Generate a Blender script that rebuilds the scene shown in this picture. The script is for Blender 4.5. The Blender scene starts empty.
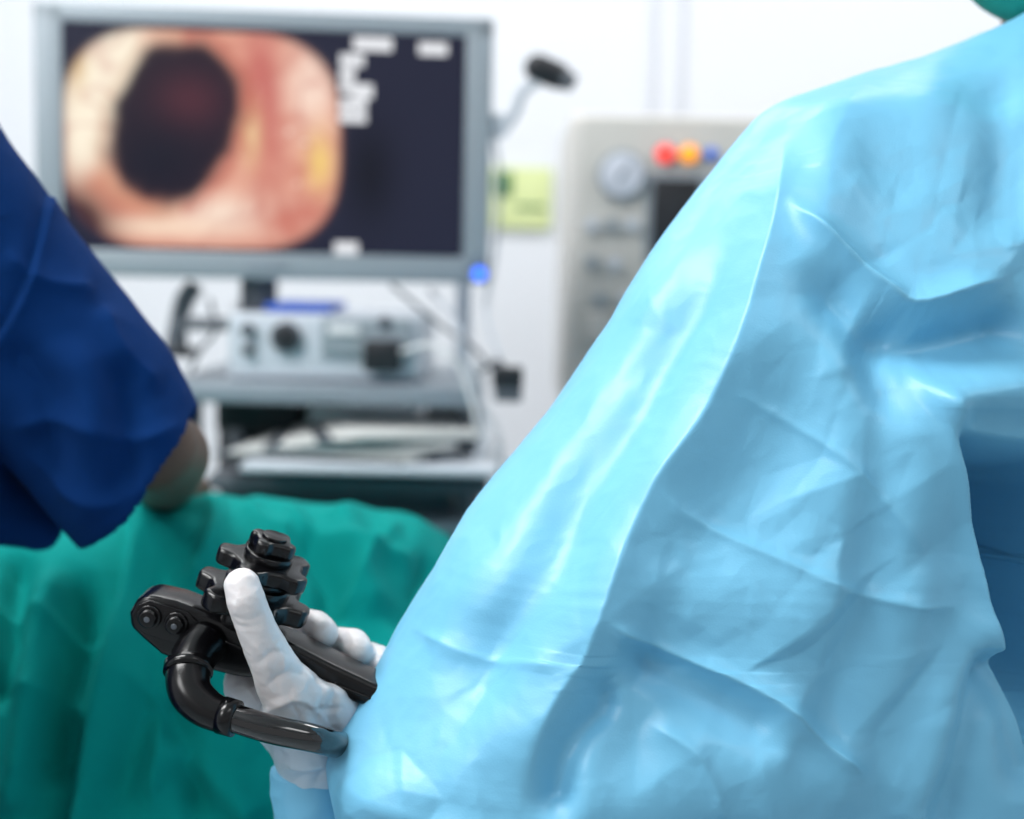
import bpy, bmesh, math, random
import numpy as np
from mathutils import Vector, Matrix
from mathutils.geometry import delaunay_2d_cdt
random.seed(3); rng=np.random.RandomState(5)
scene=bpy.context.scene
try:
    scene.view_settings.view_transform='Standard'
    scene.view_settings.exposure=0.0
except Exception: pass

# ------------------------------------------------------------ camera
FPX=50/36*1024
CAM=Vector((0,0,1.35))
ROT=(Matrix.Rotation(math.radians(84),3,'X')@Matrix.Rotation(math.radians(1.3),3,'Z'))
cd=bpy.data.cameras.new('camera'); cam=bpy.data.objects.new('camera',cd)
scene.collection.objects.link(cam)
cam.matrix_world=Matrix.Translation(CAM)@ROT.to_4x4()
cd.lens=50; cd.sensor_width=36; cd.clip_start=0.05
cd.dof.use_dof=True; cd.dof.focus_distance=0.77; cd.dof.aperture_fstop=3.5
scene.camera=cam
def W(px,py,y):
    d=ROT@Vector(((px-512)/FPX,-(py-409.5)/FPX,-1))
    return CAM+d*(y/d.y)
RN=np.array(ROT); 
def project(P):
    q=(P-np.array(CAM))@RN
    return np.stack([512+FPX*q[:,0]/-q[:,2], 409.5-FPX*q[:,1]/-q[:,2]],1)

# ------------------------------------------------------------ helpers
def s2l(c):
    return tuple(((v/255)/12.92 if v/255<=0.04045 else ((v/255+0.055)/1.055)**2.4) for v in c)
def mat(name,rgb,rough=0.5,metal=0.0,var=0.06,vscale=8,bump=0.0,bscale=200,emit=None,estr=1,sheen=0,sss=0,coat=0,spec=None):
    m=bpy.data.materials.new(name); m.use_nodes=True
    nt=m.node_tree; b=nt.nodes['Principled BSDF']
    c=s2l(rgb)
    tc=nt.nodes.new('ShaderNodeTexCoord')
    nz=nt.nodes.new('ShaderNodeTexNoise'); nz.inputs['Scale'].default_value=vscale; nz.inputs['Detail'].default_value=3
    nt.links.new(tc.outputs['Object'],nz.inputs['Vector'])
    mx=nt.nodes.new('ShaderNodeMix'); mx.data_type='RGBA'; mx.name='colmix'
    mx.inputs[6].default_value=(*[v*(1-var) for v in c],1); mx.inputs[7].default_value=(*[min(1,v*(1+var)) for v in c],1)
    nt.links.new(nz.outputs['Fac'],mx.inputs[0]); nt.links.new(mx.outputs[2],b.inputs['Base Color'])
    b.inputs['Roughness'].default_value=rough; b.inputs['Metallic'].default_value=metal
    if spec is not None: b.inputs['Specular IOR Level'].default_value=spec
    if sheen: b.inputs['Sheen Weight'].default_value=sheen
    if coat: b.inputs['Coat Weight'].default_value=coat; b.inputs['Coat Roughness'].default_value=0.06
    if sss:
        b.inputs['Subsurface Weight'].default_value=sss; b.inputs['Subsurface Radius'].default_value=(1,.6,.5); b.inputs['Subsurface Scale'].default_value=0.004
    if bump:
        n2=nt.nodes.new('ShaderNodeTexNoise'); n2.inputs['Scale'].default_value=bscale; n2.inputs['Detail'].default_value=4
        nt.links.new(tc.outputs['Object'],n2.inputs['Vector'])
        bp=nt.nodes.new('ShaderNodeBump'); bp.inputs['Strength'].default_value=bump; bp.inputs['Distance'].default_value=0.002
        nt.links.new(n2.outputs['Fac'],bp.inputs['Height']); nt.links.new(bp.outputs['Normal'],b.inputs['Normal'])
    if emit:
        b.inputs['Emission Color'].default_value=(*s2l(emit),1); b.inputs['Emission Strength'].default_value=estr
    return m
def empty(name,loc=(0,0,0)):
    e=bpy.data.objects.new(name,None); scene.collection.objects.link(e); e.location=loc; e.empty_display_size=0.05
    return e
def addmesh(name,verts,faces,m,parent=None,smooth=True):
    me=bpy.data.meshes.new(name); me.from_pydata([tuple(v) for v in verts],[],faces); me.update()
    o=bpy.data.objects.new(name,me); scene.collection.objects.link(o)
    if m: me.materials.append(m)
    if smooth: me.shade_smooth()
    if parent: setp(o,parent)
    return o
def setp(o,parent):
    o.parent=parent
    o.matrix_parent_inverse=Matrix.Translation(parent.location).inverted()
def frombm(name,bm,m,parent=None,smooth=True):
    bmesh.ops.recalc_face_normals(bm,faces=bm.faces)
    me=bpy.data.meshes.new(name); bm.to_mesh(me); bm.free()
    o=bpy.data.objects.new(name,me); scene.collection.objects.link(o)
    if m: me.materials.append(m)
    if smooth: me.shade_smooth()
    if parent: setp(o,parent)
    return o
def bevel(o,w,seg=3):
    b=o.modifiers.new('bevel','BEVEL'); b.width=w; b.segments=seg; b.limit_method='ANGLE'; b.angle_limit=math.radians(35); b.harden_normals=False
    return o
def box(name,c,s,m,parent=None,bv=0.004,rot=None):
    bm=bmesh.new(); bmesh.ops.create_cube(bm,size=1)
    for v in bm.verts: v.co=Vector((v.co.x*s[0],v.co.y*s[1],v.co.z*s[2]))
    M=Matrix.Translation(Vector(c))
    if rot is not None: M=M@rot.to_4x4()
    bmesh.ops.transform(bm,matrix=M,verts=bm.verts)
    o=frombm(name,bm,m,parent,smooth=False)
    if bv: bevel(o,bv); o.data.shade_smooth()
    return o
def frame_from(n):
    n=Vector(n).normalized(); a=Vector((0,0,1)) if abs(n.z)<0.9 else Vector((1,0,0))
    x=a.cross(n).normalized(); y=n.cross(x); return Matrix((x,y,n)).transposed()
def cyl(name,c,axis,r,h,m,parent=None,bv=0.001,seg=40,r2=None):
    bm=bmesh.new(); bmesh.ops.create_cone(bm,cap_ends=True,segments=seg,radius1=r,radius2=r if r2 is None else r2,depth=h)
    bmesh.ops.transform(bm,matrix=Matrix.Translation(Vector(c))@frame_from(axis).to_4x4(),verts=bm.verts)
    o=frombm(name,bm,m,parent)
    if bv: bevel(o,bv)
    return o
def catmull(pts,n=8):
    pts=[np.array(p,float) for p in pts]; P=[2*pts[0]-pts[1]]+pts+[2*pts[-1]-pts[-2]]; out=[]
    for i in range(1,len(P)-2):
        for k in range(n):
            t=k/n
            out.append(0.5*((2*P[i])+(-P[i-1]+P[i+1])*t+(2*P[i-1]-5*P[i]+4*P[i+1]-P[i+2])*t*t+(-P[i-1]+3*P[i]-3*P[i+1]+P[i+2])*t**3))
    out.append(P[-2]); return np.array(out)
def tube(name,pts,m,parent=None,seg=24,n=8):
    """pts: (x,y,z,r)"""
    C=catmull(pts,n); V=[];F=[]
    T=np.gradient(C[:,:3],axis=0); T/=np.linalg.norm(T,axis=1)[:,None]
    up=np.array([0,0,1.0]) if abs(T[0][2])<.9 else np.array([1.0,0,0])
    x=np.cross(up,T[0]); x/=np.linalg.norm(x)
    for i in range(len(C)):
        x=x-T[i]*np.dot(x,T[i]); x/=np.linalg.norm(x); y=np.cross(T[i],x)
        for k in range(seg):
            a=2*math.pi*k/seg; V.append(C[i,:3]+C[i,3]*(math.cos(a)*x+math.sin(a)*y))
    for i in range(len(C)-1):
        for k in range(seg):
            F.append((i*seg+k,i*seg+(k+1)%seg,(i+1)*seg+(k+1)%seg,(i+1)*seg+k))
    F.append(tuple(range(seg-1,-1,-1))); F.append(tuple((len(C)-1)*seg+k for k in range(seg)))
    return addmesh(name,V,F,m,parent)
def wp(px,py,y,r):
    p=W(px,py,y); return (p.x,p.y,p.z,r)

# gradient noise
_perm=rng.permutation(512)
_g=rng.normal(size=(512,3)); _g/=np.linalg.norm(_g,axis=1)[:,None]
def pn(P,f=1.0,seed=0):
    p=P*f+seed*17.31; i=np.floor(p).astype(int); u=p-i; w=u*u*u*(u*(u*6-15)+10); r=np.zeros(len(P))
    for a in (0,1):
        for b in (0,1):
            for c in (0,1):
                h=_perm[(_perm[(_perm[(i[:,0]+a)%512]+i[:,1]+b)%512]+i[:,2]+c)%512]
                d=((u-np.array([a,b,c]))*_g[h]).sum(1)
                r+=d*(w[:,0] if a else 1-w[:,0])*(w[:,1] if b else 1-w[:,1])*(w[:,2] if c else 1-w[:,2])
    return r
def ridged(P,f,seed=0,soft=0.02):
    q=P+0.25/f*np.stack([pn(P,f*.7,seed+1),pn(P,f*.7,seed+2),pn(P,f*.7,seed+3)],1)
    n=pn(q,f,seed); return 0.3-np.sqrt(n*n+soft*soft)
def sst(x): x=np.clip(x,0,1); return x*x*(3-2*x)
def poly(Q,pts,smooth=True):
    """distance, signed distance, t of points Q(n,2) to a polyline"""
    C=catmull(pts,5) if smooth else np.array(pts,float)
    L=np.concatenate([[0],np.cumsum(np.linalg.norm(np.diff(C,axis=0),axis=1))])
    best=np.full(len(Q),1e9); sg=np.zeros(len(Q)); tt=np.zeros(len(Q))
    for k in range(len(C)-1):
        a=C[k]; d=C[k+1]-a; l=np.linalg.norm(d)
        if l<1e-9: continue
        v=Q-a; t=np.clip((v@d)/(l*l),0,1); e=v-t[:,None]*d; ds=np.sqrt((e**2).sum(1))
        m=ds<best; best[m]=ds[m]; s=np.sign(d[0]*v[:,1]-d[1]*v[:,0]); sg[m]=s[m]; tt[m]=(L[k]+t*l)[m]/L[-1]
    return best,best*sg,tt
def fold(Q,pts,w,amp,kind='c',fade=0.25):
    d,sd,t=poly(Q,pts); tp=sst(t/fade)*sst((1-t)/fade) if fade>0 else 1
    if kind=='r': p=np.exp(-(d/w)**2)
    elif kind=='c': p=np.exp(-(np.sqrt(d*d+4)-2)/w)
    elif kind=='s': p=np.tanh(sd/(w*.3))*np.exp(-(d/w))
    return amp*0.001*p*tp
def facets(Q,pts,hs,jit=2.5):
    """piecewise linear (pressed-crease) height map over points Q"""
    vs,_,fs,_,_,_=delaunay_2d_cdt([Vector(p) for p in pts],[],[],0,1e-6)
    hp=np.array(pts); H_=[]
    for v in vs: H_.append(hs[int(np.argmin(((hp-np.array([v.x,v.y]))**2).sum(1)))])
    vv=np.array([[v.x,v.y] for v in vs]); out=np.zeros(len(Q))
    offs=[(-jit,0),(jit,0),(0,-jit),(0,jit)]
    for ox,oy in offs:
        q=Q+np.array([ox,oy])
        for f in fs:
            a,b,c=vv[f[0]],vv[f[1]],vv[f[2]]
            lo=np.minimum(np.minimum(a,b),c);hi=np.maximum(np.maximum(a,b),c)
            m=np.where((q[:,0]>=lo[0])&(q[:,0]<=hi[0])&(q[:,1]>=lo[1])&(q[:,1]<=hi[1]))[0]
            if len(m)==0: continue
            den=(b[1]-c[1])*(a[0]-c[0])+(c[0]-b[0])*(a[1]-c[1])
            if abs(den)<1e-9: continue
            w1=((b[1]-c[1])*(q[m,0]-c[0])+(c[0]-b[0])*(q[m,1]-c[1]))/den
            w2=((c[1]-a[1])*(q[m,0]-c[0])+(a[0]-c[0])*(q[m,1]-c[1]))/den
            ok=(w1>=0)&(w2>=0)&(w1+w2<1)
            out[m[ok]]+=(w1*H_[f[0]]+w2*H_[f[1]]+(1-w1-w2)*H_[f[2]])[ok]
    return out/len(offs)
def scatter(sp,amp,seed,ang,x0=200,x1=1350,y0=-150,y1=1000):
    r=np.random.RandomState(seed); pts=[];hs=[]
    c,s=math.cos(ang),math.sin(ang); R=int(1500/sp)
    for i in range(-R,R):
        for j in range(-R,R):
            x=(i+.5*(j%2))*sp*1.0+r.normal()*sp*.24; y=j*sp*1.25+r.normal()*sp*.24
            X_,Y_=200+x*c-y*s,100+x*s+y*c
            if x0<X_<x1 and y0<Y_<y1: pts.append((X_,Y_)); hs.append(r.uniform(-1,1)*amp)
    pts+=[(x0-150,y0-200),(x1+150,y0-200),(x1+150,y1+200),(x0-150,y1+200)]; hs+=[0]*4
    return pts,hs

def blob(name,chains,voxel,m,parent=None,smooth=8,extra=None,disp=None):
    bm=bmesh.new()
    for ch in chains:
        for i,(p,r) in enumerate(ch):
            bmesh.ops.create_icosphere(bm,subdivisions=3,radius=r,matrix=Matrix.Translation(Vector(p)))
            if i<len(ch)-1:
                q,r2=ch[i+1]; a=Vector(p); b=Vector(q); L=(b-a).length
                if L<1e-5: continue
                bmesh.ops.create_cone(bm,cap_ends=True,segments=28,radius1=r,radius2=r2,depth=L,
                    matrix=Matrix.Translation((a+b)/2)@frame_from(b-a).to_4x4())
    if extra:
        for vs,fs in extra:
            bv=[bm.verts.new(v) for v in vs]
            for f in fs: bm.faces.new([bv[k] for k in f])
    me=bpy.data.meshes.new('tmp'); bm.to_mesh(me); bm.free()
    o=bpy.data.objects.new('tmp',me); scene.collection.objects.link(o)
    r=o.modifiers.new('r','REMESH'); r.mode='VOXEL'; r.voxel_size=voxel
    s=o.modifiers.new('s','SMOOTH'); s.factor=0.5; s.iterations=smooth
    dg=bpy.context.evaluated_depsgraph_get()
    me2=bpy.data.meshes.new_from_object(o.evaluated_get(dg)); bpy.data.objects.remove(o)
    me2.name=name
    if disp:
        n=len(me2.vertices); co=np.empty(n*3); me2.vertices.foreach_get('co',co); co=co.reshape(-1,3)
        no=np.empty(n*3); me2.vertices.foreach_get('normal',no); no=no.reshape(-1,3)
        co=co+no*disp(co,no)[:,None]; me2.vertices.foreach_set('co',co.ravel()); me2.update()
    o=bpy.data.objects.new(name,me2); scene.collection.objects.link(o)
    me2.materials.clear(); me2.materials.append(m); me2.shade_smooth()
    if parent: setp(o,parent)
    return o

# ------------------------------------------------------------ materials
M_gown=mat('gown_nonwoven',(116,188,222),0.40,var=0.03,vscale=12,bump=0.08,bscale=900,spec=.5)
M_glove=mat('latex_glove',(214,211,212),0.31,var=0.05,vscale=60,bump=0.10,bscale=400,sss=0.15)
M_black=mat('black_polymer',(6,6,8),0.22,var=0.2,vscale=40,bump=0.04,bscale=900,spec=.4)
M_rubber=mat('black_rubber',(5,5,7),0.25,var=0.2,vscale=40,spec=.4)
M_cord=mat('cord_gloss',(4,4,6),0.08,var=0.1,coat=1.0)
M_teal=mat('teal_drape',(0,143,137),0.85,var=0.05,vscale=14,bump=0.35,bscale=1400,spec=.1)
M_navy=mat('navy_scrub',(4,48,104),0.9,var=0.06,vscale=20,bump=0.3,bscale=1400,spec=.12)
M_skin=mat('skin',(98,72,58),0.55,var=0.05,vscale=30,sss=0.1)
M_wall=mat('wall_paint',(235,237,242),0.7,var=0.01,vscale=2)
M_floor=mat('floor_vinyl',(170,180,185),0.4,var=0.05,vscale=5)
M_ceil=mat('ceiling_tile',(240,240,238),0.8,var=0.01)
M_silver=mat('silver_bezel',(150,160,168),0.4,metal=0.1,var=0.03)
M_grey=mat('cart_grey',(140,150,160),0.45,metal=0.2,var=0.04)
M_lgrey=mat('unit_grey',(198,205,214),0.4,var=0.03)
M_dark=mat('dark_plastic',(28,30,36),0.5,var=0.1)
M_mid=mat('mid_grey_plastic',(84,90,98),0.5,var=0.1)
M_beige=mat('machine_beige',(208,205,200),0.5,var=0.03)
M_white=mat('white_plastic',(235,236,238),0.5,var=0.02)
M_paper=mat('paper_sheets',(214,216,214),0.8,var=0.04,vscale=30)
M_cap=mat('cap_green',(30,160,140),0.8,var=0.06,bump=0.2)
M_blue=mat('blue_strip',(40,90,190),0.5,var=0.1)
M_matt=mat('mattress_vinyl',(60,70,80),0.5)
# glove: the thin cuff over the sleeve reads faintly blue
nt=M_glove.node_tree; gtc=nt.nodes.new('ShaderNodeTexCoord'); dp=nt.nodes.new('ShaderNodeVectorMath'); dp.operation='DOT_PRODUCT'
p1=W(302,668,.79); p2=W(306,735,.80); dv_=(p2-p1); dv_/=dv_.length_squared
nt.links.new(gtc.outputs['Object'],dp.inputs[0]); dp.inputs[1].default_value=dv_
mr=nt.nodes.new('ShaderNodeMapRange'); k0=p1.dot(dv_); mr.inputs['From Min'].default_value=k0; mr.inputs['From Max'].default_value=k0+1; mr.interpolation_type='SMOOTHSTEP'
nt.links.new(dp.outputs['Value'],mr.inputs['Value'])
mg=nt.nodes.new('ShaderNodeMix'); mg.data_type='RGBA'; mg.inputs[7].default_value=(*s2l((190,209,223)),1)
nt.links.new(nt.nodes['colmix'].outputs[2],mg.inputs[6]); nt.links.new(mr.outputs['Result'],mg.inputs[0]); nt.links.new(mg.outputs[2],nt.nodes['Principled BSDF'].inputs['Base Color'])

# ------------------------------------------------------------ room
box('floor',(0,0.6,-0.05),(6.4,6.4,0.1),M_floor,bv=0)
box('ceiling',(0,0.6,2.85),(6.4,6.4,0.1),M_ceil,bv=0)
box('wall_back',(0,3.25,1.4),(6.4,0.1,2.8),M_wall,bv=0)
box('wall_left',(-3.25,0.6,1.4),(0.1,5.2,2.8),M_wall,bv=0)
box('wall_right',(3.25,0.6,1.4),(0.1,5.2,2.8),M_wall,bv=0)
M_trim=mat('trim_grey',(222,224,231),0.5,var=0.02)
for i,px in enumerate((654,682)):
    p=W(px,50,3.19); box('trim_%d'%(i+1),(p.x,3.195,1.45),(0.012,0.012,2.6),M_trim,bv=0.003)
box('baseboard_back',(0,3.185,0.06),(6.3,0.03,0.12),M_trim,bv=0.004)

# ------------------------------------------------------------ surgeon gown
surgeon=empty('surgeon',(0.4,1.0,0))
cont=[(1092,-75,1.0),(1060,-25,.99),(1024,14,.97),(960,42,.95),(880,70,.93),(810,92,.91),(765,112,.89),(735,142,.885),(700,182,.88),(660,232,.87),(625,285,.86),(598,332,.855),(560,387,.85),(512,452,.84),(472,508,.83),(442,560,.82),(405,620,.82),(374,680,.81),(340,733,.80),(332,765,.8),(346,819,.8),(356,900,.8)]
CW=np.array([list(W(*c)) for c in cont])
extraL=np.array([[CW[-1,0]+0.005,.82,.85],[-0.05,.86,.65],[-0.02,.88,.45],[-0.03,.88,.32]])
CW=np.vstack([CW,extraL]); CWs=catmull(CW,5)
zt=CWs[0,2]
CR=np.array([[0.475,zt],[0.50,1.56],[0.58,1.52],[0.68,1.46],[0.735,1.38],[0.76,1.25],[0.79,1.1],[0.80,.95],[0.74,.8],[0.72,.6],[0.74,.32]])
def li(xs,ys,z):
    o=np.argsort(xs); return np.interp(z,xs[o],ys[o])
rows=np.concatenate([np.linspace(.32,.94,50,endpoint=False),np.linspace(.94,zt,680)])
NN=720;NF=70
tn=np.linspace(0,1,NN)**1.3; tf=np.linspace(1,0,NF+2)[1:-1]
xl=li(CWs[:,2],CWs[:,0],rows); ye=li(CWs[:,2],CWs[:,1],rows); xr=li(CR[:,1],CR[:,0],rows)
u=np.concatenate([tn,(1-np.cos(np.pi*tf))/2]); side=np.concatenate([np.ones(NN),-np.ones(NF)])
NC=len(u); NR=len(rows)
UU=np.tile(u,(NR,1)); ZZ=np.tile(rows[:,None],(1,NC)); XX=xl[:,None]+UU*(xr-xl)[:,None]; SD=np.tile(side,(NR,1))
Q=np.stack([XX.ravel(),ZZ.ravel()],1)
dl,_,_=poly(Q,CWs[:,[0,2]],False); dr,_,_=poly(Q,CR,False)
dl=dl.reshape(NR,NC); dr=dr.reshape(NR,NC)
w_=sst((UU-0.0)/1.0)
ymid=ye[:,None]*(1-w_)+1.0*w_
bb=0.112; rr=0.20
rd=lambda s,r: np.sqrt(np.clip(1-(1-np.clip(s/r,0,1))**2,0,1))
prof=np.minimum(rd(dl,rr),rd(dr,rr)); 
YY=ymid-SD*np.where(SD>0,bb,0.12)*prof
P=np.stack([XX,YY,ZZ],2)
du=np.roll(P,-1,1)-np.roll(P,1,1); dv=np.gradient(P,axis=0); N=np.cross(du,dv); N/=np.linalg.norm(N,axis=2)[:,:,None]+1e-12
if N[300,200,1]>0: N=-N
Pf=P.reshape(-1,3); Nf=N.reshape(-1,3); px=project(Pf)
D=np.zeros(len(Pf))
F=[ # pts,width,amp(mm),kind
 # long draped folds falling from the shoulder
 ([(776,110),(780,190),(764,280),(722,392),(658,490),(602,600),(578,668),(520,800)],18,7,'c',.12),
 ([(776,110),(780,190),(764,280),(722,392),(658,490),(602,600),(578,668),(520,800)],55,9,'r',.12),
 ([(800,330),(760,420),(700,520),(650,610),(620,700),(600,830)],50,-9,'r',.2),
 ([(700,200),(650,320),(580,430),(500,560),(420,690)],38,5,'r',.2),
 ([(735,200),(705,300),(645,400),(570,530),(500,650),(450,760)],28,-8,'r',.2),
 ([(830,300),(850,420),(830,560),(780,680),(740,830)],44,6,'r',.15),
 ([(900,340),(915,450),(900,600),(860,740),(830,840)],40,8,'r',.15),
 ([(870,400),(875,520),(850,640),(800,760)],26,-6,'r',.2),
 ([(995,600),(945,690),(910,840)],26,10,'r',.12),
 ([(1000,640),(955,740),(940,840)],26,-9,'r',.12),
 ([(580,665),(596,700),(560,760),(548,830)],18,-14,'r',.2),
 ([(1000,640),(1024,720),(1040,800)],26,-16,'r',.2),
 ([(820,90),(835,160),(820,230)],30,4,'r',.2),
 ([(920,60),(940,160),(925,280)],40,5,'r',.2),
 ([(990,60),(1015,150),(1010,250)],30,-8,'r',.2),
 # shoulder swag
 ([(782,208),(822,238),(880,286),(920,306),(1010,275)],11,12,'c',.2),
 ([(800,262),(850,318),(880,380),(905,440)],24,-12,'r',.25),
 ([(850,318),(930,348),(1040,318)],28,-22,'r',.25),
 ([(915,405),(965,385),(1040,395)],26,16,'r',.2),
 # crisp creases
 ([(655,492),(740,545),(820,585),(900,600),(975,602)],7,3.5,'c',.2),
 ([(600,608),(670,648),(770,702),(870,775)],9,9,'c',.12),
 ([(612,635),(690,685),(790,742)],26,-10,'r',.2),
 ([(722,392),(800,432),(880,500),(930,560)],6,2.4,'c',.2),
 ([(410,625),(490,660),(578,668)],7,2.2,'c',.2),
 ([(640,720),(700,760),(730,830)],9,4,'c',.2),
]
mask=(SD.ravel()>0)&(px[:,0]<1250)&(Pf[:,2]>0.9)
idx=np.where(mask)[0]; Qp=px[idx]+10*np.stack([pn(Pf[idx],14,3),pn(Pf[idx],14,4)],1)*1.5
acc=np.zeros(len(idx))
for pts,w,a,k,fd in F: acc+=fold(Qp,pts,w,a,k,fd)
# pressed creases: planar facets between unfolding creases
Pq=px[idx]+6*np.stack([pn(Pf[idx],10,13),pn(Pf[idx],10,14)],1)
pt,hs=scatter(88,.0060,5,math.radians(27)); acc+=facets(Pq,pt,hs,2.5)
pt,hs=scatter(44,.0022,6,math.radians(38)); acc+=facets(Pq,pt,hs,1.5)*(0.35+sst((pn(Pf[idx],6,77)+.1)*3))
pt,hs=scatter(20,.0006,8,math.radians(10)); acc+=facets(Pq,pt,hs,1.2)*sst((pn(Pf[idx],9,71)+.05)*4)
# under-arm hollow: sleeve edge, surface recedes behind it
d1,s1,_=poly(Qp,[(905,330),(928,392),(945,440),(968,505),(988,570),(1004,640),(1030,720),(1060,820)])
d2,s2,_=poly(Qp,[(880,390),(930,412),(985,430),(1040,440),(1120,440)])
sideA=sst(-s1/22+.2)   # right of the sleeve edge
sideB=sst(s2/60)       # below the top edge
acc-=.14*sideA*sideB*sst((1-np.clip((Qp[:,1]-620)/220,0,1)))*sst((1150-Qp[:,0])/70)
acc+=.006*np.exp(-(d1/14)**2)*sst((Qp[:,1]-380)/60)*sst((700-Qp[:,1])/60)
D[idx]+=acc*sst(dl.ravel()[idx]/0.02)
# drape noise stretched along the fall direction
e1=np.array([-.42,0,-.91]);e2=np.array([.91,0,-.42])
al=Pf@e1; ac_=Pf@e2
An=np.stack([al*3.0,ac_*10,Pf[:,1]*4],1)
D+=0.008*pn(An,1,31)+0.005*ridged(An,1.7,33,.05)
D+=0.0040*ridged(Pf,8,1,0.04)+0.0012*ridged(Pf,30,5,0.02)+0.0006*ridged(Pf,70,9,0.02)+0.007*pn(Pf,5,8)
Pf=Pf+Nf*D[:,None]
faces=[]
for i in range(NR-1):
    b0=i*NC;b1=b0+NC
    for j in range(NC):
        k=(j+1)%NC; faces.append((b0+j,b0+k,b1+k,b1+j))
faces.append(tuple(range((NR-1)*NC,NR*NC)))
gown=addmesh('surgical_gown',Pf,faces,M_gown,surgeon)

# forearm sleeve
sl=[wp(310,764,.822,.0215),wp(316,800,.825,.025),wp(332,850,.835,.031),wp(390,930,.85,.040),wp(480,980,.87,.048)]
slo=tube('gown_sleeve',sl,M_gown,surgeon,seg=64,n=16)
me=slo.data; n=len(me.vertices); co=np.empty(n*3); me.vertices.foreach_get('co',co); co=co.reshape(-1,3); no=np.empty(n*3); me.vertices.foreach_get('normal',no); no=no.reshape(-1,3)
co+=no*(.006*ridged(co*np.array([2,2,1]),16,3)+.003*ridged(co,50,3))[:,None]; me.vertices.foreach_set('co',co.ravel()); me.update()
# glove
def H(x,y,dy,r): return (tuple(W(x,y,.80+dy)),r*.00056)
ch=[
 [H(312,772,.018,30),H(306,758,.010,31),H(300,735,.0,33),H(292,712,-.006,30)],
 [H(322,768,.014,29),H(330,740,.008,31),H(337,713,-.002,29),H(328,702,-.010,25)],
 [H(352,735,.016,26),H(348,710,.006,25)],
 [H(310,742,-.004,31),H(300,712,-.016,30),H(284,685,-.030,26),H(270,658,-.038,22),H(257,630,-.044,19),H(250,612,-.046,18.5),H(246,600,-.047,18.5),H(242,586,-.045,17.5)],
 [H(330,725,-.002,26),H(308,698,-.020,24),H(288,680,-.03,21)],
 [H(300,745,.008,28),H(270,715,.006,25),H(242,687,.006,19),H(250,645,.038,17),H(293,622,.048,16.5),H(317,627,.030,17),H(323,633,.020,16)],
 [H(308,745,.012,28),H(290,722,.014,24),H(275,705,.018,18),H(300,660,.052,16),H(336,642,.048,16),H(354,644,.030,16.5),H(359,651,.020,15.5)],
 [H(315,750,.015,28),H(308,735,.02,24),H(302,722,.024,18),H(335,680,.054,15.5),H(366,655,.048,15),H(378,659,.030,15),H(381,666,.022,14)],
 [H(322,755,.015,26),H(328,742,.022,20),H(330,735,.026,16),H(360,705,.052,14.5),H(384,685,.046,13.5),H(392,688,.030,13)],
]
def gd(co,no):
    q=project(co); a=.0004*ridged(co,45,2,0.03)+0.0007*ridged(co*np.array([1,1,1.5]),110,7,.005)
    fr=(no[:,1]<.3)
    for pts,w,am in [([(255,668),(272,652),(292,655)],2.6,-1.3),([(262,690),(290,672),(312,680)],3.2,-1.5),([(230,614),(248,620),(266,613)],2.2,-.8),([(231,622),(249,627),(267,620)],2.2,-.6),
       ([(300,668),(325,690),(350,695)],3.4,1.8),([(290,700),(320,712),(352,705)],3.4,-1.8),([(262,712),(300,700),(330,725)],3.4,1.8),([(275,745),(305,752),(335,742)],3.4,-1.8),([(280,762),(308,768),(340,758)],3.4,2.0),([(310,660),(322,700),(312,740)],3.4,-1.4),([(248,640),(260,650),(272,675)],2.6,1.0),
       ([(300,715),(318,735),(320,765)],3.4,1.7),([(335,690),(330,720),(345,745)],3.4,-1.7),([(268,700),(275,730),(290,755)],3.4,1.6),([(285,690),(300,720),(300,745)],2.6,-1.2),([(240,680),(255,700),(262,720)],2.6,1.0),
       ([(235,595),(238,612),(246,632)],2.4,.6),([(270,640),(282,655),(285,675)],2.6,1.0)]:
        a+=fold(q,pts,w,am,'c',.3)*fr
    pt,hs=scatter(17,.0012,9,.5,180,440,540,840)
    a+=facets(q,pt,hs,1.2)*sst((q[:,1]-650)/40)*(no[:,1]<.6)
    return a
glove=blob('gloved_hand',ch,0.0009,M_glove,surgeon,smooth=7,disp=gd)
# head / cap / neck / legs
hc=Vector(W(1112,-128,1.02))
hc=Vector((hc.x,1.03,hc.z))
def o(dx,dy,dz): return tuple(hc+Vector((dx,dy,dz)))
blob('head',[[ (o(0.0,0,.03),.092),(o(0,.03,-.02),.078),(o(0,.055,-.075),.05)],[(o(0,.0,-.05),.06),(o(0,-.0,-.17),.056)],
  [(o(0,.098,.0),.012),(o(0,.113,-.03),.013)],[(o(-.085,.01,-.02),.018),(o(-.09,0,.0),.02)],[(o(.085,.01,-.02),.018),(o(.09,0,.0),.02)]],.004,M_skin,surgeon)
blob('surgical_cap',[[(o(0,-.01,.045),.102),(o(0,-.03,.0),.094),(o(-.012,-.03,-.035),.08)],[(o(-.0,-.05,-.02),.07),(o(0,-.05,-.05),.06)],[(o(-.056,-.02,-.03),.058),(o(-.056,-.03,-.056),.052)]],.004,M_cap,surgeon,
  disp=lambda c,n:0.006*ridged(c,16,3))
M_mask=mat('mask_blue',(150,200,225),.8)
blob('face_mask',[[(o(0,.085,-.05),.045),(o(0,.07,-.08),.042)]],.004,M_mask,surgeon)
M_trou=mat('trousers_green',(30,130,120),.85)
for s,xx in (('left',.28),('right',.52)):
    blob('trouser_'+s,[[((xx,.98,.75),.085),((xx,.98,.48),.068),((xx,.97,.12),.058)]],.008,M_trou,surgeon)
    blob('shoe_'+s,[[((xx,.95,.045),.045),((xx,1.08,.042),.042),((xx,1.14,.036),.036)]],.005,M_white,surgeon)
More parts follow.
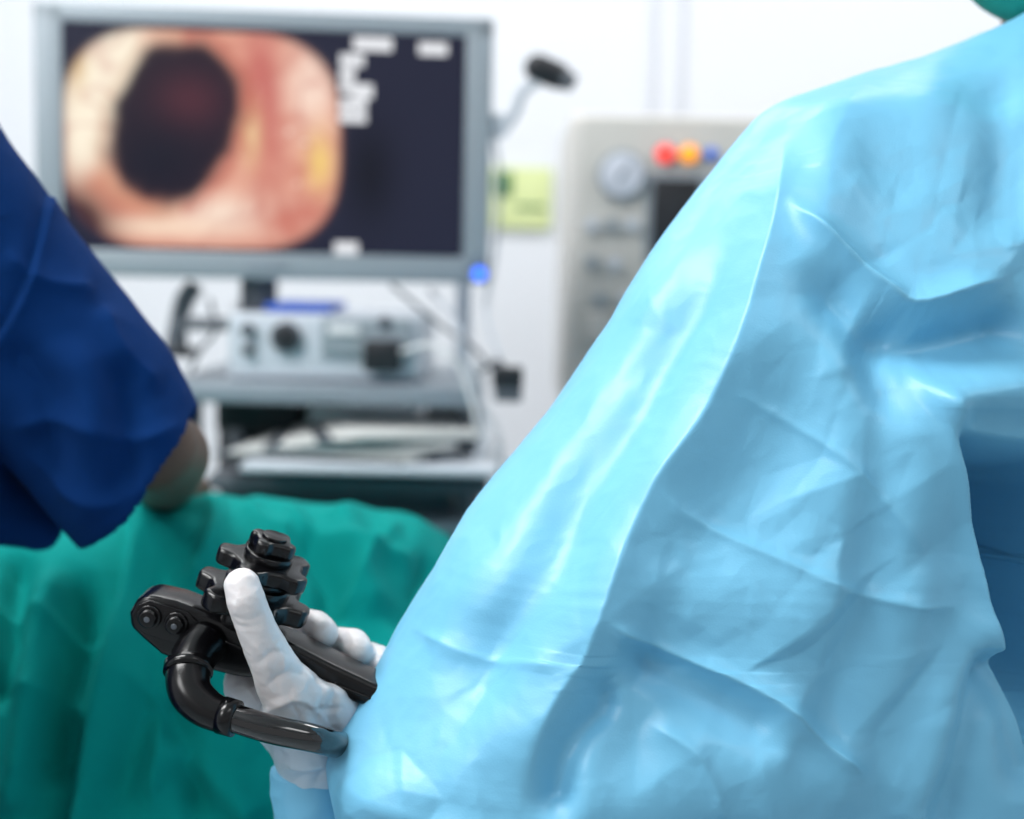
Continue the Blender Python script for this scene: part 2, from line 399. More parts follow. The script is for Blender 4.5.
blob('right_sleeve',[[((.70,.98,1.38),.075),((.74,1.05,1.12),.062),((.58,1.22,1.05),.05),((.50,1.28,1.06),.042)]],.006,M_gown,surgeon,disp=lambda c,n:0.008*ridged(c,14,3))
rh=Vector((.46,1.32,1.065))
def R_(dx,dy,dz): return tuple(rh+Vector((dx,dy,dz)))
M_glove2=mat('latex_glove_plain',(214,211,212),0.33,var=0.04,sss=0.12)
blob('gloved_hand_right',[[(R_(.04,-.04,0),.026),(R_(0,0,0),.03)]]+[[(R_(.01-.0,0.0,0.02-.016*i),.014),(R_(-.045,.035,.028-.018*i),.0095),(R_(-.075,.03,.026-.018*i),.0088),(R_(-.08,.008,.025-.018*i),.008)] for i in range(4)]+[[(R_(.01,-.015,.01),.016),(R_(-.03,-.03,.03),.011),(R_(-.06,-.025,.035),.009)]],.0025,M_glove2,surgeon)

# ------------------------------------------------------------ endoscope
scope=empty('endoscope',tuple(W(190,620,.80)))
K=.80/FPX
CX=Vector(ROT.col[0]);CY=Vector(ROT.col[1]);CB=-Vector(ROT.col[2])
an=math.radians(20); A_=CX*math.cos(an)-CY*math.sin(an); N_=CX*math.sin(an)+CY*math.cos(an)
ti=math.radians(12); N2=N_*math.cos(ti)-CB*math.sin(ti); B2=CB*math.cos(ti)+N_*math.sin(ti)
SO=Vector(W(194,622,.80))
def L(a,n,b=0): return SO+(A_*a+N2*n+B2*b)*K
def extr(name,pts,b0,b1,axis,m,bv,seg=4,base=(0,0)):
    """extrude 2D outline; axis 'b' -> outline in (a,n); axis 'n' -> outline in (a,b)"""
    bm=bmesh.new(); lo=[];hi=[]
    for p in pts:
        if axis=='b': lo.append(bm.verts.new(L(p[0],p[1],b0))); hi.append(bm.verts.new(L(p[0],p[1],b1)))
        else: lo.append(bm.verts.new(L(p[0],b0,p[1]))); hi.append(bm.verts.new(L(p[0],b1,p[1])))
    bm.faces.new(lo); bm.faces.new(hi[::-1]); n=len(pts)
    for i in range(n): bm.faces.new((lo[i],lo[(i+1)%n],hi[(i+1)%n],hi[i]))
    ob=frombm(name,bm,m,scope); bevel(ob,bv*K,seg); return ob
body=[(-62,-6),(-59,9),(-50,19),(-20,23),(30,22),(60,23),(105,22),(150,16),(192,12),(235,10),(235,-12),(192,-14),(150,-16),(100,-22),(60,-32),(10,-38),(-18,-37),(-40,-28),(-57,-20)]
extr('control_body',[tuple(p) for p in body],-22,24,'b',M_black,7,5)
extr('head_faceplate',[(-58,-6),(-55,8),(-46,16),(-5,18),(8,12),(6,-8),(-4,-18),(-40,-20),(-53,-15)],-24,-18,'b',M_rubber,1.5,3)
extr('grip_seam',[(40,3),(200,-1),(200,-4),(40,0)],-24,-18,'b',M_rubber,1,2)
for i,(a,n) in enumerate(((-40,0),(-12,3))):
    cyl('valve_ring_%d'%i,L(a,n,-25),B2,12.5*K,5*K,M_black,scope,bv=1.5*K)
    cyl('valve_button_%d'%i,L(a,n,-29),B2,9.5*K,9*K,M_rubber,scope,bv=3*K)
    cyl('valve_cap_%d'%i,L(a,n,-33.6),B2,3*K,1.2*K,M_mid,scope,bv=.4*K)
def wheel(name,a,n,R,th,lobes,depth,ph):
    pts=[]
    for k in range(lobes*16):
        t=2*math.pi*k/(lobes*16); c=math.cos(lobes*t+ph)
        r=R*(1-depth*(0.5-0.5*math.tanh(2.2*c)/math.tanh(2.2)))
        pts.append((a+r*math.cos(t),r*math.sin(t)))
    return extr(name,pts,n-th/2,n+th/2,'n',M_rubber,4.6,4)
wheel('wheel_lower',49,47,60,20,6,.25,.6)
cyl('wheel_lower_hub',L(50,61),N2,34*K,12*K,M_black,scope,bv=2*K)
cyl('wheel_spacer',L(50,67),N2,27*K,12*K,M_black,scope,bv=2*K)
wheel('wheel_upper',51,83,50,17,5,.27,2.4)
cyl('wheel_upper_collar',L(51,95),N2,25*K,10*K,M_black,scope,bv=2*K)
wheel('lock_knob',51,107,25,16,4,.26,1.2)
cyl('knob_cap',L(51,116),N2,13*K,4*K,M_rubber,scope,bv=1*K)
cyl('wheel_pedestal',L(49,28),N2,28*K,22*K,M_black,scope,bv=2*K)
# umbilical boot and cord
def Hs(x,y,dy,r): 
    p=W(x,y,.80+dy); return (p.x,p.y,p.z,r*.00056)
tube('cord_boot',[Hs(206,642,-.010,24),Hs(194,657,-.022,23),Hs(188,675,-.033,22),Hs(191,693,-.040,21),Hs(206,708,-.045,19),Hs(226,717,-.048,16.5)],M_rubber,scope,seg=36)
tube('cord_boot_collar',[Hs(189,664,-.028,24.5),Hs(188,673,-.032,24.5)],M_black,scope,seg=36,n=2)
tube('cord_ferrule',[Hs(222,715,-.048,18.5),Hs(236,719,-.05,18)],M_black,scope,seg=36,n=2)
tube('universal_cord',[Hs(230,717,-.049,14),Hs(270,729,-.052,14),Hs(320,740,-.043,14),Hs(352,752,-.012,14),Hs(400,800,.0,14),Hs(480,900,.01,14),Hs(520,1000,.02,14),Hs(540,1300,.05,14)],M_cord,scope,seg=36)
pe=L(232,-1)
tube('insertion_tube',[(pe.x,pe.y,pe.z,.0062),(pe.x+.05,pe.y+.02,pe.z-.03,.006),(pe.x+.08,pe.y+.06,pe.z-.15,.006),(pe.x+.02,pe.y+.10,pe.z-.30,.006),(-.25,.98,.72,.006)],M_rubber,scope)

# ------------------------------------------------------------ drape + bed
bed=empty('examination_bed',(-.85,1.42,0))
box('mattress',(-.87,1.42,.76),(1.72,.58,.10),M_matt,bed,bv=.03)
box('bed_frame',(-.87,1.42,.67),(1.66,.52,.06),M_grey,bed,bv=.01)
for i,(x,y) in enumerate(((-1.6,1.22),(-1.6,1.62),(-.12,1.22),(-.12,1.62))):
    cyl('bed_leg_%d'%i,(x,y,.37),(0,0,1),.022,.58,M_grey,bed); cyl('bed_caster_%d'%i,(x,y,.05),(1,0,0),.05,.03,M_dark,bed,bv=.004)
tc_=[(-420,560),(-250,530),(-100,515),(0,512),(60,516),(150,507),(205,497),(260,500),(330,507),(390,516),(425,526),(446,540),(462,565),(478,600),(490,650)]
TW=np.array([list(W(a,b,1.27)) for a,b in tc_])
NX=420;NV=420
xs=np.concatenate([np.linspace(-1.74,-.62,70,endpoint=False),np.linspace(-.62,.02,NX-70)])
ztop=np.interp(xs,TW[:,0],TW[:,2]); ztop=np.where(xs<-.75,.98+.13*np.cos((xs+.75)*3)**2,ztop)
k=np.ones(9)/9; ztop=np.convolve(np.pad(ztop,4,'edge'),k,'valid')
v=np.linspace(0,1,NV)
ctrlY=np.array([1.045,1.05,1.055,1.04,1.05,1.10,1.18,1.27,1.38,1.52,1.66,1.73,1.74])
ctrlT=np.array([0,.12,.25,.40,.52,.62,.70,.78,.85,.91,.95,.98,1.0])
VV=np.tile(v,(len(xs),1)); XXd=np.tile(xs[:,None],(1,NV))
Y=np.interp(v,ctrlT,ctrlY); Y=np.convolve(np.pad(Y,12,'edge'),np.ones(25)/25,'valid')
zz=[]
for zt_ in ztop:
    h=zt_-.81
    z=np.interp(v,ctrlT,[.38,.52,.66,.82,.81+h*.42,.81+h*.75,.81+h*.93,.81+h*1.0,.81+h*.92,.81+h*.55,.82,.7,.5])
    zz.append(np.convolve(np.pad(z,12,'edge'),np.ones(25)/25,'valid'))
ZZd=np.array(zz); YYd=np.tile(Y,(len(xs),1))
Pd=np.stack([XXd,YYd,ZZd],2)
N=np.cross(np.gradient(Pd,axis=0),np.gradient(Pd,axis=1)); N/=np.linalg.norm(N,axis=2)[:,:,None]
if N[200,200,2]<0: N=-N
Pf=Pd.reshape(-1,3);Nf=N.reshape(-1,3);pr0=project(Pf); pq=pr0+10*np.stack([pn(Pf,9,3),pn(Pf,9,4)],1)
D=np.zeros(len(Pf))
for pts,w,a,kk,fd in [
 ([(142,512),(124,580),(106,640),(86,730),(68,840)],26,-28,'s',.05),
 ([(60,560),(40,640),(30,740),(10,830)],18,24,'r',.15),
 ([(85,560),(75,640),(60,720),(50,800)],14,-26,'r',.15),
 ([(20,540),(8,620),(-5,720)],14,-22,'r',.15),
 ([(170,530),(155,620),(140,720),(110,830)],20,-16,'r',.15),
 ([(-20,600),(40,620),(100,640)],9,10,'c',.2),
 ([(0,700),(40,690),(90,720)],9,10,'c',.2),
 ([(15,780),(50,760),(80,790)],10,8,'c',.2),
 ([(205,500),(215,540),(190,600)],12,12,'r',.2),
 ([(240,505),(262,530),(300,545)],9,10,'c',.2),
 ([(330,510),(360,560),(380,620)],16,14,'r',.2),
 ([(400,522),(370,570),(340,620)],10,12,'c',.2),
 ([(280,505),(310,540),(380,560),(430,560)],9,12,'c',.2),
 ([(440,550),(420,590),(400,640)],16,-12,'r',.2),
 ([(300,540),(330,580),(330,630)],14,-13,'r',.2),
 ([(160,740),(220,780),(270,830)],18,16,'r',.2),
 ([(150,690),(190,760),(200,830)],14,-14,'r',.2),
 ([(120,660),(160,720),(150,820)],11,10,'c',.2)]:
    D+=fold(pq,pts,w,a,kk,fd)*(Pf[:,1]<1.4)
nearm=np.where((Pf[:,1]<1.35)&(Pf[:,2]>.8))[0]
pt,hs=scatter(60,.009,15,.4,-700,700,300,1300); D[nearm]+=facets(pr0[nearm],pt,hs,4)
D+=.014*ridged(Pf,5,11,.03)+.005*ridged(Pf,13,12,.02)+.002*ridged(Pf,38,13,.02)
lowm=sst((.85-Pf[:,2])/.2); D+=lowm*.02*np.sin(Pf[:,0]*38+2*pn(Pf,3,6))
Pf=Pf+Nf*D[:,None]
fc=[]
for i in range(len(xs)-1):
    for j in range(NV-1):
        a=i*NV+j; fc.append((a,a+1,a+NV+1,a+NV))
dr_=addmesh('surgical_drape',Pf,fc,M_teal)

# ------------------------------------------------------------ nurse
nurse=empty('nurse',(-.62,.85,0))
def NP(x,y,d): return Vector(W(x,y,d))
# sleeve with open hem
ax=[(NP(-92,170,.97),.066),(NP(-24,272,.985),.069),(NP(40,348,1.0),.069),(NP(96,413,1.01),.068),(NP(138,474,1.015),.063)]
cen=catmull([list(p)+[r] for p,r in ax],6)
d_=Vector(cen[-1,:3]-cen[-8,:3]).normalized(); fr=np.array(frame_from(d_)); dn=np.array(d_)
pw=(Vector(NP(195,405,1.015))-Vector(NP(88,557,1.015))); pw=pw-d_*pw.dot(d_); pw=np.array(pw.normalized())
cl=[(c[:3],c[3],min(1,max(0,(i-6)/(len(cen)-7)))) for i,c in enumerate(cen)]
rings=cl+[(cl[-1][0],cl[-1][1]-.004,1)]+[(c[0],c[1]-.006,c[2]) for c in cl[::-1][1:16]]
V=[];Fs=[];sg=48
for c,r,sh_ in rings:
    for kq in range(sg):
        t=2*math.pi*kq/sg; off=r*(math.cos(t)*fr[:,0]+math.sin(t)*fr[:,1])
        s_=(off@pw)/.065
        V.append(tuple(c+off-dn*(off@pw)*.32*sh_**2+dn*.012*(1-s_*s_)*sh_))
for i in range(len(rings)-1):
    for kq in range(sg): Fs.append((i*sg+kq,i*sg+(kq+1)%sg,(i+1)*sg+(kq+1)%sg,(i+1)*sg+kq))
Fs.append(tuple(range(sg-1,-1,-1))); Fs.append(tuple((len(rings)-1)*sg+q for q in range(sg)))
sh=Vector(ax[0][0])
def nd(co,no):
    q=project(co); acc=np.zeros(len(co))
    for pts,w,a,kk,fd in [([(52,165),(40,240),(15,310),(-20,360)],7,-4,'s',.1),([(0,430),(60,420),(130,440),(190,420)],12,7,'c',.2),
        ([(60,330),(90,400),(85,470),(100,545)],22,8,'r',.2),([(120,350),(130,430),(120,510)],16,-7,'r',.2),([(0,340),(50,400),(40,500)],20,-8,'r',.2),
        ([(20,450),(60,480),(110,500),(150,480)],9,6,'c',.2),([(100,300),(120,350),(165,390)],10,5,'c',.2),([(0,250),(40,280),(100,290)],9,5,'c',.2)]:
        acc+=fold(q,pts,w,a,kk,fd)
    return acc*(no[:,1]<0.2)+.006*ridged(co,9,21,.03)+.003*ridged(co,26,22,.02)
blob('scrub_top',[
  [((-.50,.88,1.44),.075),((-.60,.86,1.46),.07),((-.78,.86,1.42),.072),((-.84,.92,1.26),.062)],
  [tuple((tuple(sh),.066)),((-.52,.90,1.40),.085),((-.56,.87,1.30),.10)],
  [(tuple(NP(-150,380,.95)),.08),(tuple(NP(-60,470,1.0)),.045),(tuple(NP(0,508,1.03)),.028),(tuple(NP(38,528,1.04)),.018)],  # navy flap added to stand in for the dark shade under the sleeve
  [((-.62,.86,1.36),.115),((-.62,.84,1.2),.115),((-.62,.82,1.02),.12),((-.62,.82,.86),.135)],
  [((-.54,.86,1.3),.10),((-.56,.84,1.05),.10),((-.55,.82,.86),.11)],[((-.70,.86,1.3),.10),((-.68,.84,1.05),.10),((-.69,.82,.86),.11)]],
  .0028,M_navy,nurse,smooth=4,extra=[(V,Fs)],disp=nd)
e=NP(150,445,1.03);wr=NP(164,486,1.25)
wr2=wr+Vector((-.005,.06,-.012))
hn=[[(tuple(NP(90,410,1.01)),.040),(tuple(NP(130,430,1.02)),.037),(tuple(e),.034),(tuple(NP(166,455,1.10)),.034),(tuple(wr),.025),(tuple(wr2),.025)]]
for i in range(4):
    b=wr2+Vector((-.04+.018*i,.04,-.006)); hn.append([(tuple(wr2),.02),(tuple(b),.0115),(tuple(b+Vector((-.006,.04,-.010))),.0095),(tuple(b+Vector((-.008,.062,-.022))),.0085),(tuple(b+Vector((-.008,.072,-.036))),.0078)])
hn.append([(tuple(wr2+Vector((-.02,0,0))),.016),(tuple(wr2+Vector((-.055,.03,-.01))),.011),(tuple(wr2+Vector((-.065,.055,-.016))),.009)])
blob('arm_right',hn,.0025,M_skin,nurse)
nc=Vector((-.61,.90,1.69))
def q(dx,dy,dz): return tuple(nc+Vector((dx,dy,dz)))
blob('head',[[(q(0,0,.03),.088),(q(0,.03,-.02),.074),(q(0,.05,-.075),.045)],[(q(0,-.0,-.05),.055),(q(0,-.04,-.2),.056)],
  [(q(0,.09,0),.011),(q(0,.107,-.03),.012)],[(q(-.082,.005,-.02),.017),(q(-.086,0,0),.018)],[(q(.082,.005,-.02),.017),(q(.086,0,0),.018)]],.004,M_skin,nurse)
M_hair=mat('hair_dark',(40,28,22),.6,bump=.5,bscale=300)
blob('hair',[[(q(0,-.01,.045),.096),(q(0,-.035,.0),.082)],[(q(0,-.10,.03),.045),(q(0,-.12,.02),.04)]],.004,M_hair,nurse,disp=lambda c,n:.003*ridged(c,40,3))
blob('arm_left',[[((-.84,.92,1.22),.046),((-.86,.97,1.08),.038),((-.80,1.12,1.06),.034),((-.76,1.22,1.10),.026),((-.75,1.27,1.11),.027)]]+
  [[((-.75,1.27,1.11),.02),((-.77+.018*i,1.31,1.10),.0105),((-.77+.018*i,1.35,1.09),.009),((-.77+.018*i,1.37,1.075),.008)] for i in range(4)]+[[((-.74,1.25,1.11),.017),((-.71,1.28,1.10),.011),((-.70,1.305,1.09),.009)]],.003,M_skin,nurse)
for s,xx in (('left',-.72),('right',-.52)):
    blob('trouser_'+s,[[((xx,.82,.86),.11),((xx,.83,.5),.075),((xx,.82,.12),.062)]],.008,M_navy,nurse)
    blob('shoe_'+s,[[((xx,.80,.042),.042),((xx,.92,.04),.04),((xx,.98,.034),.034)]],.005,M_white,nurse)

# ------------------------------------------------------------ monitor
def bx(name,x0,y0,x1,y1,y,dep,m,parent=None,bv=.003):
    c=W((x0+x1)/2,(y0+y1)/2,y); k=y/FPX
    return box(name,(c.x,y+dep/2,c.z),((x1-x0)*k,dep,(y1-y0)*k/math.cos(math.radians(6))),m,parent,bv)
MY=1.9; mc=W(267,146,MY); km=MY/FPX*1.0
mon=empty('endoscopy_monitor',tuple(mc))
yaw=Matrix.Rotation(math.radians(6),3,'Z')
def ML(x,z,y=0): # monitor-local units
    return Vector(mc)+yaw@Vector((x*km,y,z*km))
Wd,Hd=443,262
for n_,x,z,w,h in (('bezel_top',0,Hd/2-10,Wd,20),('bezel_bottom',0,-Hd/2+14,Wd,28),('bezel_left',-Wd/2+14,0,28,Hd-2),('bezel_right',Wd/2-14,0,28,Hd-2)):
    box(n_,ML(x,z,.005),(w*km,.03,h*km),M_silver,mon,.005,rot=yaw)
box('back_shell',ML(0,0,.045),((Wd-10)*km,.06,(Hd-10)*km),M_silver,mon,.012,rot=yaw)
sx0,sx1,sz0,sz1=-194,194,-104,112
gx,gz=400,220
vx=np.linspace(sx0,sx1,gx); vz=np.linspace(sz0,sz1,gz)
GX,GZ=np.meshgrid(vx,vz)
IX=GX*1.005+266.0; IY=146-GZ
gp=np.stack([IX.ravel()/60,IY.ravel()/60,np.zeros(IX.size)],1)
n1=pn(gp,1,1).reshape(IX.shape);n2=pn(gp,3,2).reshape(IX.shape);n3=pn(gp,7,3).reshape(IX.shape)
rv=ridged(gp,2.2,5,.02).reshape(IX.shape)
def col(c): return np.array(s2l(c))
img=np.tile(col((33,35,54)),(gz,gx,1))
refl=np.exp(-(((IX-368)/26)**2+((IY-170)/50)**2)); img=img*(1-.65*refl[...,None])  # dark reflection painted into the screen colours
pic=np.tile(col((232,170,146)),(gz,gx,1))
def mixc(m,c,w): return m*(1-np.clip(w,0,1)[...,None])+col(c)*np.clip(w,0,1)[...,None]
g=lambda cx,cy,rx,ry: np.exp(-(((IX-cx)/rx)**2+((IY-cy)/ry)**2))
pic=mixc(pic,(202,112,104),1.3*g(262,100,22,68)+.4*n1)
pic=mixc(pic,(255,243,220),1.5*g(112,70,42,60)+1.1*g(90,150,22,55))
pic=mixc(pic,(220,182,120),.8*g(84,70,10,28))
pic=mixc(pic,(252,224,206),1.0*g(310,85,24,48)); pic=mixc(pic,(253,230,210),1.0*g(225,215,60,20))
pic=mixc(pic,(244,206,122),1.0*g(318,160,13,28)); pic=mixc(pic,(248,222,165),.7*g(250,135,11,30))
pic=mixc(pic,(204,120,104),.8*g(290,218,40,22)+1.3*np.clip(n2,0,1)*g(285,150,70,90))
pic=mixc(pic,(190,100,90),np.clip(rv*6-1.0,0,1)*.4)
pic=mixc(pic,(255,250,238),np.clip(n3*4-1.2,0,1)*.7*g(290,150,60,90))
pic=mixc(pic,(218,138,114),.9*g(140,205,40,16)); pic=mixc(pic,(253,228,202),.8*g(160,228,60,9))
pic=mixc(pic,(228,152,124),.9*g(105,190,22,20))
pic=mixc(pic,(48,28,34),1.7*g(74,234,38,38))
lr=np.sqrt(((IX-176+.15*(IY-125))/(66))**2+((IY-127)/(82))**2)+.16*n1+.09*n2
lum=1/(1+np.exp((lr-.97)*34)); rim=np.exp(-((lr-1.05)/.08)**2)
pic=mixc(pic,(184,92,78),.6*rim*(IX>185)); pic=mixc(pic,(200,155,122),.4*rim*(IX<=185))
lc=np.tile(col((36,26,38)),(gz,gx,1)); lc=mixc(lc,(84,42,52),.8*g(192,105,32,26)); lc=mixc(lc,(20,20,34),.9*g(160,165,45,35))
pic=pic*(1-lum[...,None])+lc*lum[...,None]
cx_,cy_=204,143
sup=(np.abs((IX-cx_)/134)**3.1+np.abs((IY-cy_)/108)**3.1)
pic=mixc(pic,(150,92,82),.35*sst((sup-.7)/.4))
ms=1/(1+np.exp((sup-1)*30))*(IX>72)*(IY>38)*(IY<248)
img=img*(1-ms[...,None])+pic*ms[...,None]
for (x0,y0,x1,y1) in [(350,38,388,51),(415,41,443,53),(337,55,361,67),(337,69,352,81),(337,83,352,93),(349,84,370,98),(337,99,364,109),(337,111,364,121),(333,239,357,252)]:
    tm=((IX>x0)&(IX<x1)&(IY>y0)&(IY<y1)); img[tm]=col((236,238,242))
V=[ML(a,b,-.011) for b in vz for a in vx]
Fq=[(j*gx+i,j*gx+i+1,(j+1)*gx+i+1,(j+1)*gx+i) for j in range(gz-1) for i in range(gx-1)]
ms_=bpy.data.materials.new('screen_image'); ms_.use_nodes=True; nt=ms_.node_tree; b=nt.nodes['Principled BSDF']
at=nt.nodes.new('ShaderNodeVertexColor'); at.layer_name='pic'
b.inputs['Base Color'].default_value=(.005,.005,.008,1); b.inputs['Roughness'].default_value=.35; b.inputs['Specular IOR Level'].default_value=.2
nt.links.new(at.outputs['Color'],b.inputs['Emission Color']); b.inputs['Emission Strength'].default_value=1.0
scr=addmesh('screen',V,Fq,ms_,mon)
ca=scr.data.color_attributes.new('pic','FLOAT_COLOR','POINT')
ca.data.foreach_set('color',np.concatenate([img,np.ones((gz,gx,1))],2).astype(np.float32).ravel())
M_led=mat('led_blue',(60,110,255),.3,emit=(60,120,255),estr=1.6)
cyl('power_led',ML(212,-121,-.012),yaw@Vector((0,1,0)),7*km,.006,M_led,mon)
cyl('stand_column',ML(-10,-150,.05),(0,0,1),.025,.12,M_mid,mon)
box('stand_plate',ML(-10,-178,.05),(.2,.14,.012),M_mid,mon,rot=yaw)
box('monitor_logo',ML(0,-118,-.0108),(40*km,.002,8*km),M_grey,mon,.0005,rot=yaw)
tube('monitor_bracket',[wp(196,285,1.93,.012),wp(185,300,1.93,.013),wp(178,325,1.93,.012),wp(176,350,1.93,.016)],M_mid,mon)
box('bracket_foot',W(177,352,1.93),(.05,.05,.012),M_dark,mon)
# side arm with small camera head
arm=empty('inspection_camera',tuple(W(540,75,1.95)))
tube('arm',[wp(485,118,1.95,.008),wp(500,128,1.95,.009),wp(515,112,1.95,.007),wp(522,92,1.95,.007),wp(540,80,1.95,.006)],M_lgrey,arm,seg=12)
cyl('joint',W(498,126,1.945),(0,1,0),.016,.02,M_lgrey,arm)
bm_c=[( tuple(W(538,68,1.95)),.019),(tuple(W(558,76,1.95)),.018)]
blob('camera_head',[bm_c],.002,M_dark,arm,smooth=2)
cyl('camera_lens',W(566,80,1.945),(.8,-.3,-.5),.013,.02,M_mid,arm)

# ------------------------------------------------------------ cart
cart=empty('equipment_cart',tuple(W(330,400,2.0)))
def shelf(name,x0,x1,py,y,dep,m,th=.018):
    c=W((x0+x1)/2,py,y); w=(x1-x0)*y/FPX
    return box(name,(c.x,y+dep/2,c.z-th/2),(w,dep,th),m,cart,.005)
shelf('shelf_top',168,478,384,1.83,.42,M_grey,.028)
shelf('shelf_middle',205,490,478,1.83,.42,M_mid,.02)
shelf('shelf_keyboard',238,498,466,1.74,.30,M_lgrey,.012)
shelf('shelf_lower',205,470,520,1.83,.42,M_grey,.02)
shelf('shelf_base',190,480,800,1.83,.42,M_grey,.03)
for i,(x,y) in enumerate(((192,1.88),(468,1.88),(192,2.2),(468,2.2))):
    zt2=W(330,384,1.83).z
    xx=W(x,384,1.88).x
    cyl('post_%d'%i,(xx,y,(zt2-.03+.08)/2),(0,0,1),.014,zt2-.03-.08,M_mid,cart)
    cyl('caster_%d'%i,(xx,y,.045),(1,0,0),.045,.025,M_dark,cart,bv=.004)
cz=W(330,384,1.83).z
cyl('monitor_pole',(W(462,300,2.1).x,2.16,cz+.15),(0,0,1),.012,.32,M_lgrey,cart)
box('cart_back',(W(335,450,2.2).x,2.24,.65),(.38,.02,1.0),M_dark,cart)
bx('device_dark',215,395,300,430,1.98,.2,M_dark,cart)
bx('device_white',308,408,418,434,1.95,.2,M_white,cart)
bx('device_lower',222,484,455,516,1.9,.25,M_mid,cart)
# papers on keyboard shelf
pap=empty('paper_stack',tuple(W(350,450,1.8)))
zp=W(368,466,1.74).z
for i in range(9):
    box('sheet_%d'%i,(W(330+9*i,450,1.86).x,1.87,zp+.003+.004*i),(.25-.01*i,.2,.003),M_paper if i%3 else M_mid,pap,.0005,rot=Matrix.Rotation(.07*(i-3)*.9,3,'Z'))
# light-source unit
unit=empty('light_source_unit',tuple(W(325,335,1.86)))
ux0,ux1=W(228,340,1.86).x,W(422,340,1.86).x
def ub(name,x0,x1,y0,y1,yy,dep,m,bv=.002): 
    a=W(x0,y0,1.86);b_=W(x1,y1,1.86); box(name,((a.x+b_.x)/2,yy+dep/2,(W((x0+x1)/2,y0,1.86).z+W((x0+x1)/2,y1,1.86).z)/2),(abs(b_.x-a.x),dep,abs(W(300,y0,1.86).z-W(300,y1,1.86).z)),m,unit,bv)
box('housing',((ux0+ux1)/2,2.01,cz+.045),(ux1-ux0,.30,.086),M_lgrey,unit,.006)
for i,xx in enumerate((ux0+.03,ux1-.03)): cyl('foot_%d'%i,(xx,1.9,cz+.004),(0,0,1),.012,.008,M_dark,unit)
def uc_(name,px_,py_,r,m,d=.01): cyl(name,W(px_,py_,1.853),(0,1,0),r,d,m,unit)
uc_('light_port_ring',286,337,.020,M_mid); uc_('light_port',286,337,.015,M_dark,.016)
ub('front_panel',322,412,318,356,1.852,.012,M_silver)
ub('panel_keys',330,360,326,334,1.848,.008,M_white,.001)
uc_('control_knob',248,330,.009,M_mid,.012); uc_('control_knob_b',248,350,.007,M_dark,.012)
ub('connector_block',366,402,340,370,1.825,.03,M_dark,.004)
uc_('socket',385,322,.008,M_mid,.012)
bb_=W(298,296,1.9); box('blue_tray',(bb_.x,1.98,cz+.088+.006),(.09,.16,.012),M_blue,unit,.003)
box('folded_manual',(W(250,300,1.9).x,2.0,cz+.088+.006),(.06,.12,.010),M_white,unit,.002)
# cables
def cable(nm,pts,r,m): tube(nm,[wp(a,b,c,r) for a,b,c in pts],m,cart,seg=8,n=6)
cable('cable_1',[(392,285,1.95),(410,300,1.86),(440,325,1.84),(470,345,1.82),(495,372,1.82)],.0028,M_mid)
cable('cable_2',[(430,290,1.97),(455,320,1.85),(462,350,1.82),(480,400,1.82),(484,440,1.8),(470,470,1.8)],.003,M_lgrey)
cable('cable_3',[(400,352,1.83),(430,345,1.80),(455,360,1.80),(470,395,1.80),(478,430,1.80)],.003,M_white)
cable('cable_4',[(488,110,1.97),(500,180,1.97),(494,260,1.97),(486,310,1.95),(500,360,1.9)],.0028,M_lgrey)
cable('cable_5',[(210,300,1.95),(215,330,1.9),(200,350,1.88),(190,372,1.86)],.003,M_mid)
cable('cable_6',[(478,400,1.82),(500,440,1.84),(496,490,1.86),(470,540,1.86)],.003,M_white)
adp=empty('power_adapter',tuple(W(507,385,1.83)))
bx('adapter_body',492,368,523,388,1.82,.04,M_dark,adp,.003); bx('adapter_base',494,386,522,402,1.822,.036,M_mid,adp,.003)
tube('adapter_lead',[wp(505,370,1.84,.003),wp(498,362,1.87,.003),wp(480,372,1.92,.003)],M_dark,adp,seg=8)

# ------------------------------------------------------------ anesthesia machine
an_=empty('anesthesia_machine',tuple(W(700,260,2.45)))
AY=2.4
c0=W(568,112,AY); zt3=c0.z; x0=c0.x; wd=.52
box('cabinet',(x0+wd/2,AY+.2,zt3-.25),(wd,.4,.5),M_beige,an_,.02)
box('cabinet_lower',(x0+wd/2,AY+.22,(zt3-.5+.1)/2),(wd-.02,.36,zt3-.5-.1),M_beige,an_,.015)
for i in range(4): cyl('caster_%d'%i,(x0+.06+(wd-.12)*(i%2),AY+.1+.25*(i//2),.05),(1,0,0),.05,.03,M_dark,an_,bv=.004)
ap=lambda X_,Y_,dy=0: W(X_,Y_,AY-dy)
M_face=mat('panel_face',(200,198,192),.5,var=.03)
bx('front_face',580,122,860,352,AY-.006,.01,M_face,an_,.004)
M_dial=mat('dial_face',(222,226,236),.3,var=.05)
cyl('gauge_rim',ap(622,175,.012),(0,1,0),.041,.02,M_silver,an_); cyl('gauge_face',ap(622,175,.022),(0,1,0),.034,.006,M_dial,an_)
box('gauge_needle',ap(624,172,.028),(.004,.003,.04),M_grey,an_,.0005,rot=Matrix.Rotation(.6,3,'Y'))
for nm,px_,rgb in (('red',665,(250,70,60)),('amber',689,(255,160,40)),('blue',711,(60,110,220))):
    ml=mat('lamp_'+nm,rgb,.3,emit=rgb,estr=.8 if nm!='blue' else .3)
    rr_=.0155 if nm!='blue' else .010
    cyl('lamp_rim_'+nm,ap(px_,154,.010),(0,1,0),rr_+.003,.012,M_silver,an_); cyl('lamp_'+nm,ap(px_,154,.02),(0,1,0),rr_,.014,ml,an_,bv=.004)
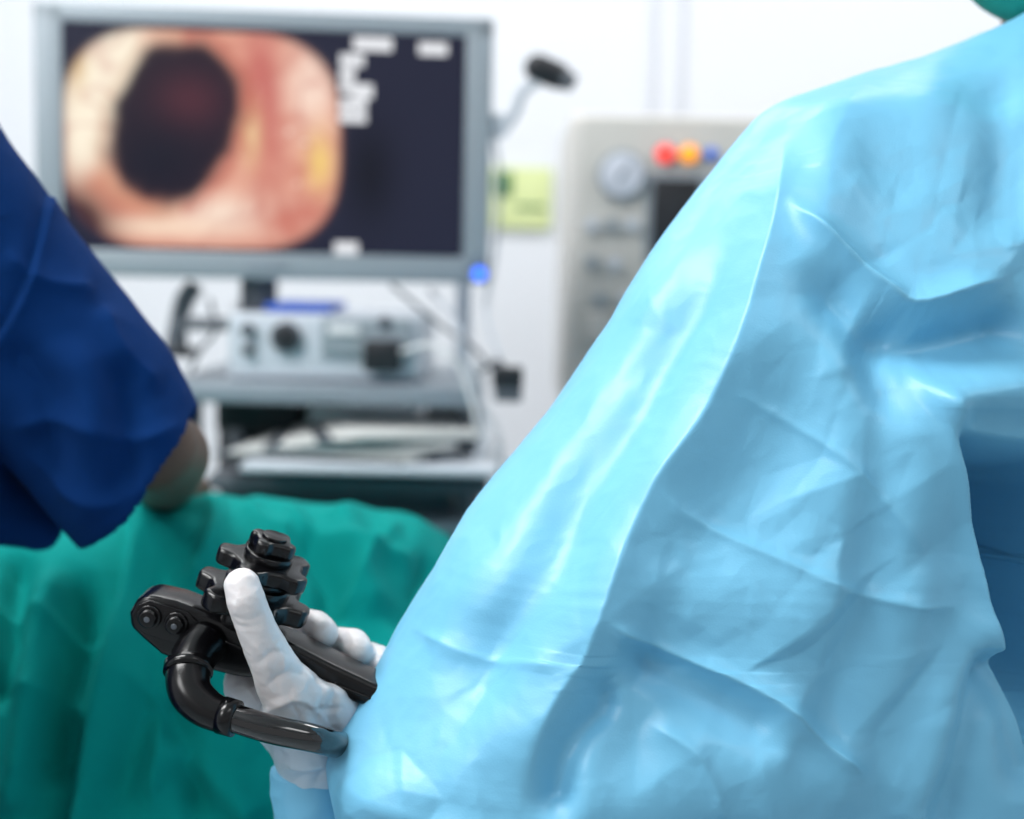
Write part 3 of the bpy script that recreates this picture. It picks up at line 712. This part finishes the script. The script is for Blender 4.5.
bx('display',652,180,700,262,AY-.014,.012,M_dark,an_,.003)
bx('display_frame',646,174,780,268,AY-.010,.01,M_silver,an_,.003)
for i,(a,b) in enumerate(((592,225),(612,225),(632,225),(592,262),(614,264),(600,300),(625,300))):
    cyl('knob_%d'%i,ap(a,b,.016),(0,1,0),.011,.02,M_silver if i%2 else M_lgrey,an_)
bx('drawer',588,315,850,345,AY-.014,.01,M_beige,an_,.004)
# wall label
M_note=mat('note_yellow',(222,232,170),.8,var=.06,vscale=30); M_ng=mat('note_green',(70,120,70),.8,var=.2,vscale=60)
note=empty('wall_notice',tuple(W(522,200,3.15)))
bx('notice_sheet',492,168,551,228,3.185,.006,M_note,note,.001); bx('notice_sketch',494,172,512,196,3.18,.006,M_ng,note,.006); bx('notice_line',516,205,545,209,3.182,.004,M_ng,note,.001)

# ------------------------------------------------------------ lights
def area(name,loc,sx,sy,pw,col_=(1,1,1),target=None):
    l=bpy.data.lights.new(name,'AREA'); l.shape='RECTANGLE'; l.size=sx; l.size_y=sy; l.energy=pw; l.color=col_
    ob=bpy.data.objects.new(name,l); scene.collection.objects.link(ob); ob.location=loc
    if target is not None: ob.rotation_euler=(Vector(target)-Vector(loc)).to_track_quat('-Z','Y').to_euler()
    return ob
M_lp=mat('lamp_housing',(240,240,240),.5,emit=(255,255,255),estr=1.0)
for i,(x,y,pw) in enumerate(((-1.2,.6,50),(1.3,-.4,8),(-.6,2.3,15),(1.2,2.3,15))):
    box('ceiling_lamp' if i==0 else 'ceiling_lamp.%03d'%i,(x,y,2.785),(1.25,.65,.03),M_lp,bv=.003)
    area('ceiling_light_%d'%i,(x,y,2.76),1.2,.6,pw,(1,1,1))
area('added_key_light',(-1.5,-.5,2.35),.7,.7,18,(1,1,1),target=(.15,.85,1.25))  # unseen key light added at upper left to bring out the gown folds
w=bpy.data.worlds.new('world'); scene.world=w; w.use_nodes=True
w.node_tree.nodes['Background'].inputs[0].default_value=(.95,.97,1,1); w.node_tree.nodes['Background'].inputs[1].default_value=.45
